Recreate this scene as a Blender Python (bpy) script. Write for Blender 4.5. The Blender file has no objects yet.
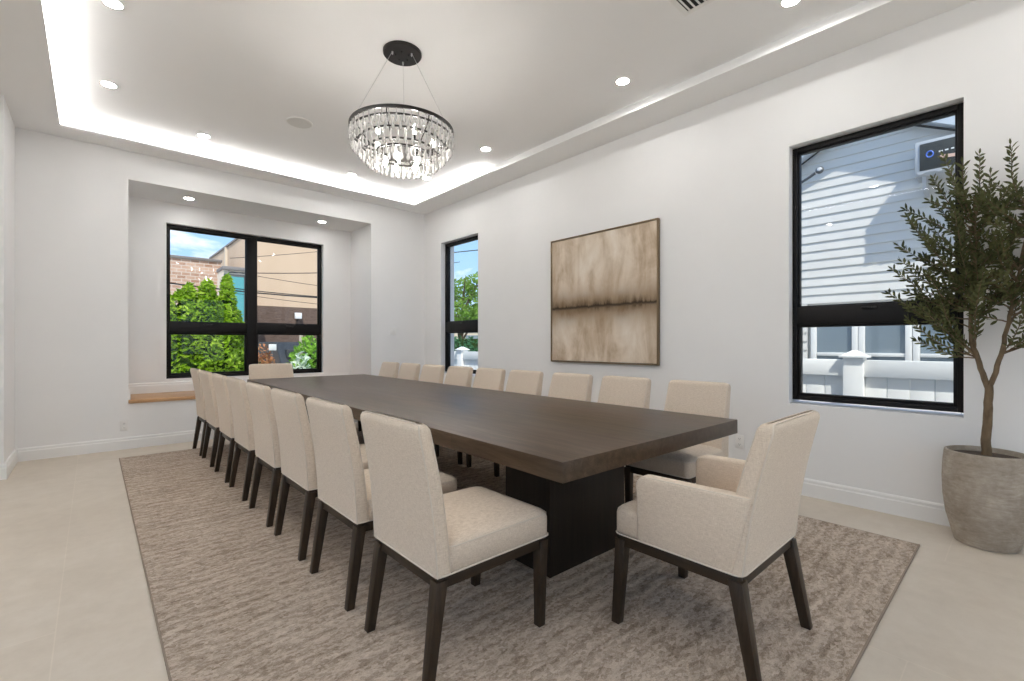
import bpy, bmesh, math, random
from math import sin, cos, pi, radians as R
from mathutils import Vector, Matrix
random.seed(11)
SC = bpy.context.scene
COL = SC.collection

# ------------------------------------------------------------------ helpers
def link(o, parent=None):
    COL.objects.link(o)
    if parent is not None: o.parent = parent
    return o

def tag(o, label=None, cat=None, group=None, kind=None):
    if label: o['label'] = label
    if cat: o['category'] = cat
    if group: o['group'] = group
    if kind: o['kind'] = kind
    return o

def empty(name, loc=(0, 0, 0), rz=0.0):
    o = bpy.data.objects.new(name, None)
    o.empty_display_size = .1
    o.location = loc; o.rotation_euler = (0, 0, rz)
    return link(o)

class MB:
    """collects faces of one mesh"""
    def __init__(s): s.v = []; s.f = []; s.m = []
    def add(s, vs, fs, mi=0):
        b = len(s.v); s.v += [tuple(v) for v in vs]
        s.f += [tuple(b + i for i in f) for f in fs]; s.m += [mi] * len(fs)
        return s
    def box(s, x0, x1, y0, y1, z0, z1, mi=0):
        vs = [(x0,y0,z0),(x1,y0,z0),(x1,y1,z0),(x0,y1,z0),(x0,y0,z1),(x1,y0,z1),(x1,y1,z1),(x0,y1,z1)]
        return s.add(vs, [(0,3,2,1),(4,5,6,7),(0,1,5,4),(1,2,6,5),(2,3,7,6),(3,0,4,7)], mi)
    def hexa(s, bot, top, mi=0):
        return s.add(list(bot) + list(top), [(0,3,2,1),(4,5,6,7),(0,1,5,4),(1,2,6,5),(2,3,7,6),(3,0,4,7)], mi)
    def prism(s, poly, axis, a, b, mi=0):
        """poly: 2-D outline; axis: extrusion axis (the two other axes in xyz order)"""
        n = len(poly)
        def P(p, t):
            if axis == 'x': return (t, p[0], p[1])
            if axis == 'y': return (p[0], t, p[1])
            return (p[0], p[1], t)
        vs = [P(p, a) for p in poly] + [P(p, b) for p in poly]
        fs = [tuple(range(n))[::-1], tuple(range(n, 2*n))] + [(i, (i+1) % n, n+(i+1) % n, n+i) for i in range(n)]
        return s.add(vs, fs, mi)
    def lathe(s, prof, c=(0,0,0), n=32, mi=0, cap0=True, cap1=True):
        vs = []; fs = []
        for r, z in prof:
            for k in range(n):
                a = 2*pi*k/n; vs.append((c[0]+r*cos(a), c[1]+r*sin(a), c[2]+z))
        for j in range(len(prof)-1):
            for k in range(n):
                fs.append((j*n+k, j*n+(k+1) % n, (j+1)*n+(k+1) % n, (j+1)*n+k))
        if cap0: fs.append(tuple(range(n))[::-1])
        if cap1: fs.append(tuple(range((len(prof)-1)*n, len(prof)*n)))
        return s.add(vs, fs, mi)
    def tube(s, pts, rad, n=8, mi=0, closed=False):
        pts = [Vector(p) for p in pts]; N = len(pts)
        rs = rad if isinstance(rad, (list, tuple)) else [rad]*N
        vs = []; fs = []; prev = None
        for i, p in enumerate(pts):
            if closed: d = pts[(i+1) % N] - pts[i-1]
            else: d = pts[min(i+1, N-1)] - pts[max(i-1, 0)]
            d.normalize()
            ref = prev if prev is not None else (Vector((0,0,1)) if abs(d.z) < .9 else Vector((1,0,0)))
            u = ref - d*ref.dot(d)
            if u.length < 1e-5: u = d.orthogonal()
            u.normalize(); w = d.cross(u); prev = u
            for k in range(n):
                a = 2*pi*k/n; vs.append(p + (u*cos(a) + w*sin(a))*rs[i])
        for i in range(N if closed else N-1):
            j = (i+1) % N
            for k in range(n):
                fs.append((i*n+k, i*n+(k+1) % n, j*n+(k+1) % n, j*n+k))
        if not closed:
            fs.append(tuple(range(n))[::-1]); fs.append(tuple(range((N-1)*n, N*n)))
        return s.add(vs, fs, mi)
    def rloft(s, levels, seg=4, mi=0):
        """rounded rectangles stacked in z: (z, x0, x1, y0, y1, r)"""
        vs = []; fs = []; n = 4*(seg+1)
        for z, x0, x1, y0, y1, r in levels:
            for (cx, cy, a0) in ((x1-r, y1-r, 0), (x0+r, y1-r, pi/2), (x0+r, y0+r, pi), (x1-r, y0+r, 1.5*pi)):
                for k in range(seg+1):
                    a = a0 + pi/2*k/seg
                    vs.append((cx + r*cos(a), cy + r*sin(a), z))
        for j in range(len(levels)-1):
            for k in range(n):
                fs.append((j*n+k, j*n+(k+1) % n, (j+1)*n+(k+1) % n, (j+1)*n+k))
        fs.append(tuple(range(n))[::-1]); fs.append(tuple(range((len(levels)-1)*n, len(levels)*n)))
        return s.add(vs, fs, mi)
    def build(s, name, mat, parent=None, smooth=None, bevel=0, bseg=2):
        me = bpy.data.meshes.new(name); me.from_pydata(s.v, [], s.f)
        mats = mat if isinstance(mat, (list, tuple)) else [mat]
        for m in mats: me.materials.append(m)
        if len(mats) > 1: me.polygons.foreach_set('material_index', s.m)
        bm = bmesh.new(); bm.from_mesh(me)
        bmesh.ops.recalc_face_normals(bm, faces=bm.faces)
        if bevel:
            bmesh.ops.bevel(bm, geom=[e for e in bm.edges if len(e.link_faces) == 2 and e.calc_face_angle(0) > .5], offset=bevel, segments=bseg, affect='EDGES', profile=.5)
        bm.to_mesh(me); bm.free()
        if smooth or bevel:
            me.polygons.foreach_set('use_smooth', [True]*len(me.polygons))
            me.set_sharp_from_angle(angle=R(smooth or 40))
        me.update()
        return link(bpy.data.objects.new(name, me), parent)
    def raw(s, name, mat, parent=None):
        me = bpy.data.meshes.new(name); me.from_pydata(s.v, [], s.f); me.materials.append(mat); me.update()
        return link(bpy.data.objects.new(name, me), parent)

def kids(o): return [c for c in bpy.data.objects if c.parent == o]
def copy_tree(o, parent=None):
    c = o.copy(); COL.objects.link(c)
    if parent is not None: c.parent = parent
    for ch in KIDS.get(o.name, []): copy_tree(ch, c)
    return c
KIDS = {}
def index_kids():
    KIDS.clear()
    for o in bpy.data.objects:
        if o.parent: KIDS.setdefault(o.parent.name, []).append(o)

def struct(name, mb, mat, parent=None, **k):
    o = mb.build(name, mat, parent, **k)
    if parent is None: o['kind'] = 'structure'
    return o

# ------------------------------------------------------------------ materials
class Mat:
    def __init__(s, name):
        s.m = bpy.data.materials.new(name); s.m.use_nodes = True
        s.nt = s.m.node_tree; s.b = s.nt.nodes['Principled BSDF']; s.out = s.nt.nodes['Material Output']
    def n(s, t, **kw):
        nd = s.nt.nodes.new(t)
        for k, v in kw.items():
            if k in nd.inputs: nd.inputs[k].default_value = v
            else: setattr(nd, k, v)
        return nd
    def l(s, a, b): s.nt.links.new(a, b)
    def coord(s, kind='Object', scale=(1,1,1)):
        tc = s.n('ShaderNodeTexCoord'); mp = s.n('ShaderNodeMapping'); mp.inputs['Scale'].default_value = scale
        s.l(tc.outputs[kind], mp.inputs['Vector']); return mp.outputs['Vector']
    def noise(s, vec, scale, detail=4, rough=.5, dist=0):
        nd = s.n('ShaderNodeTexNoise'); nd.inputs['Scale'].default_value = scale; nd.inputs['Detail'].default_value = detail
        nd.inputs['Roughness'].default_value = rough; nd.inputs['Distortion'].default_value = dist
        s.l(vec, nd.inputs['Vector']); return nd.outputs['Fac']
    def ramp(s, fac, stops):
        nd = s.n('ShaderNodeValToRGB'); cr = nd.color_ramp
        while len(cr.elements) < len(stops): cr.elements.new(.5)
        for e, (p, c) in zip(cr.elements, stops): e.position = p; e.color = (*c, 1)
        s.l(fac, nd.inputs['Fac']); return nd.outputs['Color']
    def bump(s, h, strength=.3, dist=.01):
        nd = s.n('ShaderNodeBump'); nd.inputs['Strength'].default_value = strength; nd.inputs['Distance'].default_value = dist
        s.l(h, nd.inputs['Height']); s.l(nd.outputs['Normal'], s.b.inputs['Normal'])
    def math(s, op, a, b=None):
        nd = s.n('ShaderNodeMath', operation=op)
        for i, x in enumerate((a, b)):
            if x is None: continue
            if isinstance(x, (int, float)): nd.inputs[i].default_value = x
            else: s.l(x, nd.inputs[i])
        return nd.outputs[0]
    def mix(s, f, a, b, blend='MIX'):
        nd = s.n('ShaderNodeMix', data_type='RGBA', blend_type=blend)
        for i, x in ((0, f), (6, a), (7, b)):
            if isinstance(x, (int, float)): nd.inputs[i].default_value = x
            elif isinstance(x, tuple): nd.inputs[i].default_value = (*x, 1)
            else: s.l(x, nd.inputs[i])
        return nd.outputs[2]

def plain(name, c, rough=.5, metal=0, spec=.5, coat=0):
    m = Mat(name); m.b.inputs['Base Color'].default_value = (*c, 1); m.b.inputs['Roughness'].default_value = rough
    m.b.inputs['Metallic'].default_value = metal; m.b.inputs['Specular IOR Level'].default_value = spec
    return m.m

def varied(name, c0, c1, scale=6, rough=.6, bump=0, bscale=None, stretch=(1,1,1), spec=.4, kind='Object', bdist=.004, detail=5):
    m = Mat(name); v = m.coord(kind, stretch)
    m.l(m.ramp(m.noise(v, scale, detail, .6), [(.3, c0), (.7, c1)]), m.b.inputs['Base Color'])
    m.b.inputs['Roughness'].default_value = rough; m.b.inputs['Specular IOR Level'].default_value = spec
    if bump: m.bump(m.noise(v, bscale or scale*4, 4, .6), bump, bdist)
    return m.m

def emit(name, c, s):
    m = Mat(name); m.b.inputs['Base Color'].default_value = (*c, 1)
    m.b.inputs['Emission Color'].default_value = (*c, 1); m.b.inputs['Emission Strength'].default_value = s
    return m.m

M = {}
M['wall'] = varied('wall_paint', (.82,.815,.81), (.845,.84,.835), 1.5, .62, .03, 90, spec=.25)
M['ceil'] = varied('ceiling_paint', (.865,.86,.855), (.885,.88,.875), 1.2, .7, 0, spec=.2)
M['trim'] = plain('trim_paint', (.84,.835,.825), .38)
M['black'] = plain('black_aluminium', (.007,.006,.006), .45, 0, .22)
M['blackmetal'] = plain('blackened_metal', (.012,.010,.009), .38, .3)
M['white'] = plain('white_plastic', (.82,.81,.79), .4)
M['dark'] = plain('dark_slot', (.02,.02,.02), .7)
M['steel'] = plain('steel', (.6,.6,.6), .3, 1)
M['led'] = emit('led_strip', (1,.99,.975), 46)
M['lamp'] = emit('downlight_lens', (1,.985,.965), 150)
M['lamp_soft'] = emit('alcove_lens', (1,.985,.965), 65)
M['bulb'] = emit('bulb_glow', (1,.95,.89), 150)

def fabric():
    m = Mat('oatmeal_linen'); v = m.coord('Object')
    big = m.noise(v, 7, 3, .5); fine = m.noise(v, 420, 2, .7)
    w = m.noise(m.coord('Object', (60, 60, 500)), 1, 3, .6); w2 = m.noise(m.coord('Object', (500, 500, 60)), 1, 3, .6)
    weave = m.math('MULTIPLY', m.math('ADD', w, w2), .5)
    c = m.ramp(m.math('ADD', m.math('MULTIPLY', weave, .75), m.math('MULTIPLY', fine, .25)), [(.28, (.43,.345,.26)), (.5, (.675,.565,.455)), (.70, (.83,.735,.62))])
    c = m.mix(m.math('MULTIPLY', big, .06), c, (.50,.41,.33))
    m.l(c, m.b.inputs['Base Color']); m.b.inputs['Roughness'].default_value = .9; m.b.inputs['Specular IOR Level'].default_value = .15
    m.b.inputs['Sheen Weight'].default_value = .15
    m.bump(m.math('ADD', weave, m.math('MULTIPLY', fine, .5)), .25, .002)
    return m.m
M['fabric'] = fabric()
M['piping'] = plain('linen_piping', (.66,.58,.49), .85, 0, .15)

def wood(name, c0, c1, c2, axis='y', rough=.4, planks=0.0):
    m = Mat(name); st = {'y': (9, .7, 9), 'z': (14, 14, 1), 'x': (.7, 9, 9)}[axis]
    v = m.coord('Object', st)
    g = m.noise(v, 3.2, 7, .62, .6); fine = m.noise(m.coord('Object', tuple(x*7 for x in st)), 3, 4, .6)
    f = m.math('ADD', m.math('MULTIPLY', g, .7), m.math('MULTIPLY', fine, .3))
    c = m.ramp(f, [(.32, c0), (.5, c1), (.68, c2)])
    if planks:
        tc = m.coord('Object'); br = m.n('ShaderNodeTexBrick'); br.offset = .37; br.inputs['Scale'].default_value = 1
        rot = m.n('ShaderNodeMapping'); rot.inputs['Rotation'].default_value = (0, 0, pi/2); m.l(tc, rot.inputs['Vector'])
        m.l(rot.outputs[0], br.inputs['Vector']); br.inputs['Brick Width'].default_value = 1.9; br.inputs['Row Height'].default_value = planks
        br.inputs['Color1'].default_value = (.92,.92,.92,1); br.inputs['Color2'].default_value = (1.07,1.06,1.05,1); br.inputs['Mortar'].default_value = (.8,.8,.8,1)
        br.inputs['Mortar Size'].default_value = .002; br.inputs['Mortar Smooth'].default_value = .5
        c = m.mix(1.0, c, br.outputs['Color'], 'MULTIPLY')
    m.l(c, m.b.inputs['Base Color']); m.b.inputs['Specular IOR Level'].default_value = .33
    m.l(m.math('ADD', m.math('MULTIPLY', fine, .15), rough-.07), m.b.inputs['Roughness'])
    m.bump(f, .12, .002)
    return m.m
M['tablewood'] = wood('dark_oak_top', (.036,.022,.012), (.066,.042,.025), (.100,.067,.042), 'y', .35, .16)
M['legwood'] = wood('dark_stained_leg', (.018,.011,.006), (.033,.020,.011), (.052,.033,.019), 'z', .4)
M['apronwood'] = wood('dark_stained_apron', (.018,.011,.006), (.033,.020,.011), (.052,.033,.019), 'x', .4)
M['pedwood'] = wood('dark_oak_pedestal', (.010,.007,.005), (.018,.012,.008), (.028,.019,.013), 'z', .42)
M['bench'] = wood('honey_oak', (.36,.19,.09), (.50,.29,.14), (.60,.37,.20), 'x', .4)

def floor_mat():
    m = Mat('limestone_tile'); v = m.coord('Object')
    a = m.noise(v, 1.3, 5, .6, .3); b = m.noise(v, 9, 6, .7); sp = m.noise(v, 38, 3, .6)
    c = m.ramp(m.math('ADD', m.math('MULTIPLY', a, .55), m.math('MULTIPLY', b, .45)), [(.34, (.55,.48,.395)), (.52, (.61,.54,.45)), (.68, (.66,.595,.51))])
    c = m.mix(m.math('MULTIPLY', m.math('GREATER_THAN', sp, .66), .10), c, (.42,.36,.29))
    br = m.n('ShaderNodeTexBrick'); mp = m.n('ShaderNodeMapping'); mp.inputs['Location'].default_value = (.3, .115, 0); mp.inputs['Rotation'].default_value = (0, 0, pi/2)
    tc = m.n('ShaderNodeTexCoord'); m.l(tc.outputs['Object'], mp.inputs['Vector']); m.l(mp.outputs[0], br.inputs['Vector'])
    br.offset = .5; br.inputs['Scale'].default_value = 1; br.inputs['Brick Width'].default_value = 2.4; br.inputs['Row Height'].default_value = 1.2
    br.inputs['Color1'].default_value = (1,1,1,1); br.inputs['Color2'].default_value = (.975,.972,.968,1); br.inputs['Mortar'].default_value = (1.07,1.07,1.07,1); br.inputs['Mortar Size'].default_value = .0022
    c = m.mix(1.0, c, br.outputs['Color'], 'MULTIPLY')
    m.l(c, m.b.inputs['Base Color']); m.b.inputs['Roughness'].default_value = .42; m.b.inputs['Specular IOR Level'].default_value = .35
    m.bump(b, .04, .002)
    return m.m
M['floor'] = floor_mat()

def rug_mat():
    m = Mat('woven_rug')
    rows = m.noise(m.coord('Object', (2.6, 13, 1)), 1.6, 6, .65, 1.2)
    wv = m.n('ShaderNodeTexWave'); wv.wave_type = 'BANDS'; wv.bands_direction = 'Y'; wv.inputs['Scale'].default_value = 4.2; wv.inputs['Distortion'].default_value = 5; wv.inputs['Detail'].default_value = 4; wv.inputs['Detail Scale'].default_value = 1.6
    m.l(m.coord('Object', (.8, 1, 1)), wv.inputs['Vector']); wave = wv.outputs['Fac']
    vo = m.n('ShaderNodeTexVoronoi'); vo.inputs['Scale'].default_value = 1; vo.inputs['Randomness'].default_value = 1; m.l(m.coord('Object', (48, 85, 1)), vo.inputs['Vector'])
    cell = m.n('ShaderNodeSeparateColor'); m.l(vo.outputs['Color'], cell.inputs[0]); knots = cell.outputs[0]
    fleck = m.noise(m.coord('Object', (90, 160, 1)), 1.3, 3, .7, 1)
    patch = m.noise(m.coord('Object'), 1.6, 4, .6)
    f = m.math('ADD', m.math('ADD', m.math('MULTIPLY', rows, .24), m.math('MULTIPLY', knots, .13)), m.math('ADD', m.math('MULTIPLY', fleck, .42), m.math('MULTIPLY', patch, .14)))
    f = m.math('ADD', f, m.math('MULTIPLY', wave, .05))
    c = m.ramp(f, [(.36, (.24,.178,.128)), (.45, (.42,.335,.262)), (.53, (.575,.475,.385)), (.66, (.76,.66,.56))])
    m.l(c, m.b.inputs['Base Color']); m.b.inputs['Roughness'].default_value = .95; m.b.inputs['Specular IOR Level'].default_value = .08
    m.bump(m.math('ADD', m.math('MULTIPLY', wave, .6), m.math('ADD', m.math('MULTIPLY', knots, .35), m.math('MULTIPLY', fleck, .6))), .7, .014)
    return m.m
M['rug'] = rug_mat()
M['rugedge'] = plain('rug_binding', (.30,.24,.19), .9, 0, .1)

def art_mat():
    m = Mat('abstract_canvas'); tc = m.n('ShaderNodeTexCoord'); sx = m.n('ShaderNodeSeparateXYZ'); m.l(tc.outputs['Generated'], sx.inputs[0])
    y, z = sx.outputs['Y'], sx.outputs['Z']
    mp = m.n('ShaderNodeMapping'); mp.inputs['Scale'].default_value = (1, 3.2, 1.0); m.l(tc.outputs['Generated'], mp.inputs['Vector'])
    streak = m.noise(mp.outputs[0], 1.8, 5, .58, .5)
    mp2 = m.n('ShaderNodeMapping'); mp2.inputs['Scale'].default_value = (1, 2.0, 1.5); m.l(tc.outputs['Generated'], mp2.inputs['Vector'])
    cloud = m.noise(mp2.outputs[0], 2.4, 6, .62, .4)
    mp3 = m.n('ShaderNodeMapping'); mp3.inputs['Scale'].default_value = (1, 9, 2); m.l(tc.outputs['Generated'], mp3.inputs['Vector'])
    rag = m.noise(mp3.outputs[0], 2, 6, .65)
    base = m.ramp(m.math('ADD', m.math('MULTIPLY', streak, .6), m.math('MULTIPLY', cloud, .4)), [(.36, (.36,.26,.17)), (.46, (.54,.43,.32)), (.54, (.68,.58,.47)), (.66, (.80,.73,.64))])
    dz = m.math('ABSOLUTE', m.math('SUBTRACT', z, m.math('ADD', .435, m.math('MULTIPLY', m.math('SUBTRACT', rag, .5), .05))))
    def band(w): return m.math('POWER', 2.718, m.math('MULTIPLY', -1.0, m.math('POWER', m.math('DIVIDE', dz, w), 2.0)))
    wide = m.math('MULTIPLY', band(.13), m.math('MULTIPLY', m.math('ADD', m.math('MULTIPLY', cloud, 1.6), m.math('SUBTRACT', streak, .3)), .85))
    c = m.mix(wide, base, (.25,.17,.10))
    c = m.mix(m.math('MULTIPLY', band(.045), m.math('MULTIPLY', m.math('POWER', m.math('MULTIPLY', rag, 1.9), 3.0), .8)), c, (.10,.065,.035))
    c = m.mix(m.math('MULTIPLY', band(.011), .9), c, (.030,.020,.012))
    m.l(c, m.b.inputs['Base Color']); m.b.inputs['Roughness'].default_value = .7; m.b.inputs['Specular IOR Level'].default_value = .2
    m.bump(m.math('ADD', streak, rag), .12, .004)
    return m.m
M['art'] = art_mat()
M['bronze'] = plain('bronze_frame', (.20,.14,.08), .35, .6)

def glass_pane():
    m = Mat('window_glass'); nt = m.nt
    tr = m.n('ShaderNodeBsdfTransparent'); tr.inputs[0].default_value = (.96,.975,.97,1)
    gl = m.n('ShaderNodeBsdfGlossy'); gl.inputs['Roughness'].default_value = .02
    lw = m.n('ShaderNodeLayerWeight'); fr = m.math('ADD', .014, m.math('MULTIPLY', .7, m.math('POWER', lw.outputs['Facing'], 5.0)))
    mx = m.n('ShaderNodeMixShader'); m.l(fr, mx.inputs[0]); m.l(tr.outputs[0], mx.inputs[1]); m.l(gl.outputs[0], mx.inputs[2])
    m.l(mx.outputs[0], m.out.inputs['Surface']); return m.m
M['glass'] = glass_pane()
def crystal():
    m = Mat('crystal'); m.b.inputs['Base Color'].default_value = (.98,.98,.97,1); m.b.inputs['Roughness'].default_value = .03
    m.b.inputs['Transmission Weight'].default_value = 1; m.b.inputs['IOR'].default_value = 1.42
    t = m.n('ShaderNodeBsdfTranslucent'); t.inputs[0].default_value = (.95,.94,.92,1); d = m.n('ShaderNodeBsdfDiffuse'); d.inputs[0].default_value = (.95,.94,.92,1)
    a = m.n('ShaderNodeMixShader'); a.inputs[0].default_value = .5; m.l(t.outputs[0], a.inputs[1]); m.l(d.outputs[0], a.inputs[2])
    x = m.n('ShaderNodeMixShader'); x.inputs[0].default_value = .42; m.l(m.b.outputs[0], x.inputs[1]); m.l(a.outputs[0], x.inputs[2])
    m.l(x.outputs[0], m.out.inputs['Surface']); return m.m
M['crystal'] = crystal()

def leaf_mat(name, c0, c1, c2, scale=3, trans=.25):
    m = Mat(name); v = m.coord('Object')
    c = m.ramp(m.math('ADD', m.math('MULTIPLY', m.noise(v, scale, 3, .6), .6), m.math('MULTIPLY', m.noise(v, scale*12, 2, .6), .4)), [(.36, c0), (.5, c1), (.66, c2)])
    m.l(c, m.b.inputs['Base Color']); m.b.inputs['Roughness'].default_value = .55; m.b.inputs['Specular IOR Level'].default_value = .14
    t = m.n('ShaderNodeBsdfTranslucent'); m.l(c, t.inputs[0]); mx = m.n('ShaderNodeMixShader'); mx.inputs[0].default_value = trans
    m.l(m.b.outputs[0], mx.inputs[1]); m.l(t.outputs[0], mx.inputs[2]); m.l(mx.outputs[0], m.out.inputs['Surface'])
    return m.m
M['olive'] = leaf_mat('olive_leaf', (.040,.045,.016), (.085,.092,.036), (.15,.155,.072), 5, .15)
M['hedge'] = leaf_mat('hedge_leaf', (.08,.18,.006), (.28,.47,.02), (.55,.72,.10), 2.2, .35)
M['hedgecore'] = plain('hedge_wood', (.03,.06,.012), .9, 0, .1)
M['shrub'] = leaf_mat('shrub_leaf', (.10,.26,.02), (.22,.44,.05), (.38,.60,.11), 3, .3)
M['redleaf'] = leaf_mat('russet_leaf', (.28,.09,.04), (.50,.22,.10), (.62,.40,.18), 4, .3)
M['paleleaf'] = leaf_mat('pale_leaf', (.30,.46,.24), (.66,.76,.60), (.86,.90,.84), 5, .25)
M['treeleaf'] = leaf_mat('tree_leaf', (.08,.19,.02), (.20,.36,.05), (.36,.52,.10), 1, .35)
M['bark'] = varied('olive_bark', (.085,.058,.034), (.20,.145,.09), 30, .85, .6, 60, (1,1,.3), .2)
M['soil'] = varied('soil', (.035,.024,.016), (.085,.06,.04), 40, .95, .8, 60)
def pot_mat():
    m = Mat('aged_concrete'); v = m.coord('Object')
    a = m.noise(v, 5, 7, .65, .4); b = m.noise(v, 30, 5, .7); s = m.noise(m.coord('Object', (3, 3, 12)), 4, 6, .7, 1.2)
    f = m.math('ADD', m.math('MULTIPLY', a, .45), m.math('ADD', m.math('MULTIPLY', b, .2), m.math('MULTIPLY', s, .35)))
    m.l(m.ramp(f, [(.36, (.24,.20,.158)), (.5, (.355,.305,.25)), (.64, (.50,.44,.375))]), m.b.inputs['Base Color'])
    m.b.inputs['Roughness'].default_value = .8; m.b.inputs['Specular IOR Level'].default_value = .25; m.bump(f, .5, .01); return m.m
M['pot'] = pot_mat()

# ================================================================== THE ROOM
XR, YF, XL, YB = 4.18, 6.854, -2.6, -2.6      # right wall, far wall, left wall, back wall
ZS, ZT = 3.39, 3.51                            # soffit, tray ceiling
AX0, AX1, AY, AZ = .30, 3.225, 7.62, 3.07      # window alcove
JX, JY = -.585, 6.05                           # wall corner at the left

struct('floor', MB().box(XL-.2, XR+.2, YB-.2, AY+.2, -.12, 0), M['floor'])
# right wall with two openings
w = MB(); T = XR+.26
ops = [(.270, 1.285, .716, 2.795), (5.37, 6.345, .716, 2.82)]
ys = [YB-.2, .270, 1.285, 5.37, 6.345, AY+.26]
w.box(XR, T, ys[0], ys[1], 0, 3.75); w.box(XR, T, ys[2], ys[3], 0, 3.75); w.box(XR, T, ys[4], ys[5], 0, 3.75)
for (a, b, z0, z1) in ops: w.box(XR, T, a, b, 0, z0); w.box(XR, T, a, b, z1, 3.75)
struct('wall_right', w, M['wall'])
# far wall: solid sides of the alcove, header above it, seat base, window wall behind
WX0, WX1, WZ0, WZ1 = .722, 2.768, .728, 2.80
w = MB()
w.box(JX, AX0, YF, AY+.26, 0, 3.75); w.box(AX1, XR, YF, AY+.26, 0, 3.75)
w.box(AX0, AX1, YF, AY+.26, AZ, 3.75); w.box(AX0, AX1, YF, AY+.26, 0, .515)
w.box(AX0, WX0, AY, AY+.26, .515, AZ); w.box(WX1, AX1, AY, AY+.26, .515, AZ)
w.box(WX0, WX1, AY, AY+.26, .515, WZ0); w.box(WX0, WX1, AY, AY+.26, WZ1, AZ)
struct('wall_far', w, M['wall'])
struct('wall_left_corner', MB().box(XL-.2, JX, JY, AY+.26, 0, 3.75), M['wall'])
DZ = 2.75                                       # height of unseen glazed doors, added behind the camera to let in fill daylight
w = MB(); w.box(XL-.2, XL, YB-.2, -1.9, 0, 3.75); w.box(XL-.2, XL, 3.3, JY, 0, 3.75); w.box(XL-.2, XL, -1.9, 3.3, DZ, 3.75); struct('wall_left', w, M['wall'])
w = MB(); w.box(XL, -1.9, YB-.2, YB, 0, 3.75); w.box(3.4, XR, YB-.2, YB, 0, 3.75); w.box(-1.9, 3.4, YB-.2, YB, DZ, 3.75); struct('wall_back', w, M['wall'])
# ceiling: soffit around a raised tray, with a lip that hides the light strips
CX0, CX1, CY0, CY1 = -.245, 3.79, -1.6, 6.50
LP = .075
c = MB()
c.box(XL-.2, XR+.2, YB-.2, AY+.26, ZT, 3.75)
c.box(XL, CX0-LP, YB, JY, ZS, ZT); c.box(JX, CX0-LP, JY, YF, ZS, ZT)
c.box(CX1+LP, XR, YB, YF, ZS, ZT)
c.box(CX0-LP, CX1+LP, CY1+LP, YF, ZS, ZT); c.box(CX0-LP, CX1+LP, YB, CY0-LP, ZS, ZT)
c.box(CX0-LP, CX0, CY0-LP, CY1+LP, ZS, ZS+.022); c.box(CX1, CX1+LP, CY0-LP, CY1+LP, ZS, ZS+.022)
c.box(CX0, CX1, CY1, CY1+LP, ZS, ZS+.022); c.box(CX0, CX1, CY0-LP, CY0, ZS, ZS+.022)
struct('ceiling', c, M['ceil'])

def strip(a, label):
    o = MB().box(*a).build('cove_light_strip', M['led'])
    return tag(o, label, 'light strip', 'hidden light strips in the ceiling cove')
zz = (ZS+.023, ZS+.031)
strip((CX0-.048, CX0-.020, CY0+.1, CY1, *zz), 'glowing light strip along the left edge of the raised ceiling tray')
strip((CX0, CX1, CY1+.020, CY1+.048, *zz), 'glowing light strip along the far edge of the tray, above the big window')
strip((CX1+.020, CX1+.048, 4.72, CY1, *zz), 'short glowing light strip on the painting side of the tray, near the far corner')

# baseboards
def bprof(s): return [(0,0),(s*.020,0),(s*.020,.098),(s*.015,.106),(s*.015,.124),(s*.009,.135),(0,.135)]
def bb_x(mb, y, s, a, b, z=0): mb.prism([(y+p, z+q) for p, q in bprof(s)], 'x', a, b)
def bb_y(mb, x, s, a, b, z=0): mb.prism([(x+p, z+q) for p, q in bprof(s)], 'y', a, b)
b = MB(); bb_y(b, XR, -1, YB, YF); struct('baseboard_right', b, M['trim'])
b = MB(); bb_x(b, YF, -1, JX+.02, XR-.02); struct('baseboard_far', b, M['trim'])
b = MB(); bb_y(b, JX, 1, JY-.0005, YF); bb_x(b, JY, -1, XL, JX+.02); struct('baseboard_left', b, M['trim'])
b = MB(); bb_x(b, AY, -1, AX0, AX1, .555); bb_y(b, AX0, 1, YF+.01, AY, .555); bb_y(b, AX1, -1, YF+.01, AY, .555); struct('baseboard_alcove', b, M['trim'])
o = MB().box(AX0+.002, AX1-.002, YF-.022, AY, .515, .555).build('window_seat', M['bench'], bevel=.004)
tag(o, 'honey oak window seat board in the alcove under the big window', 'bench')

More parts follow.
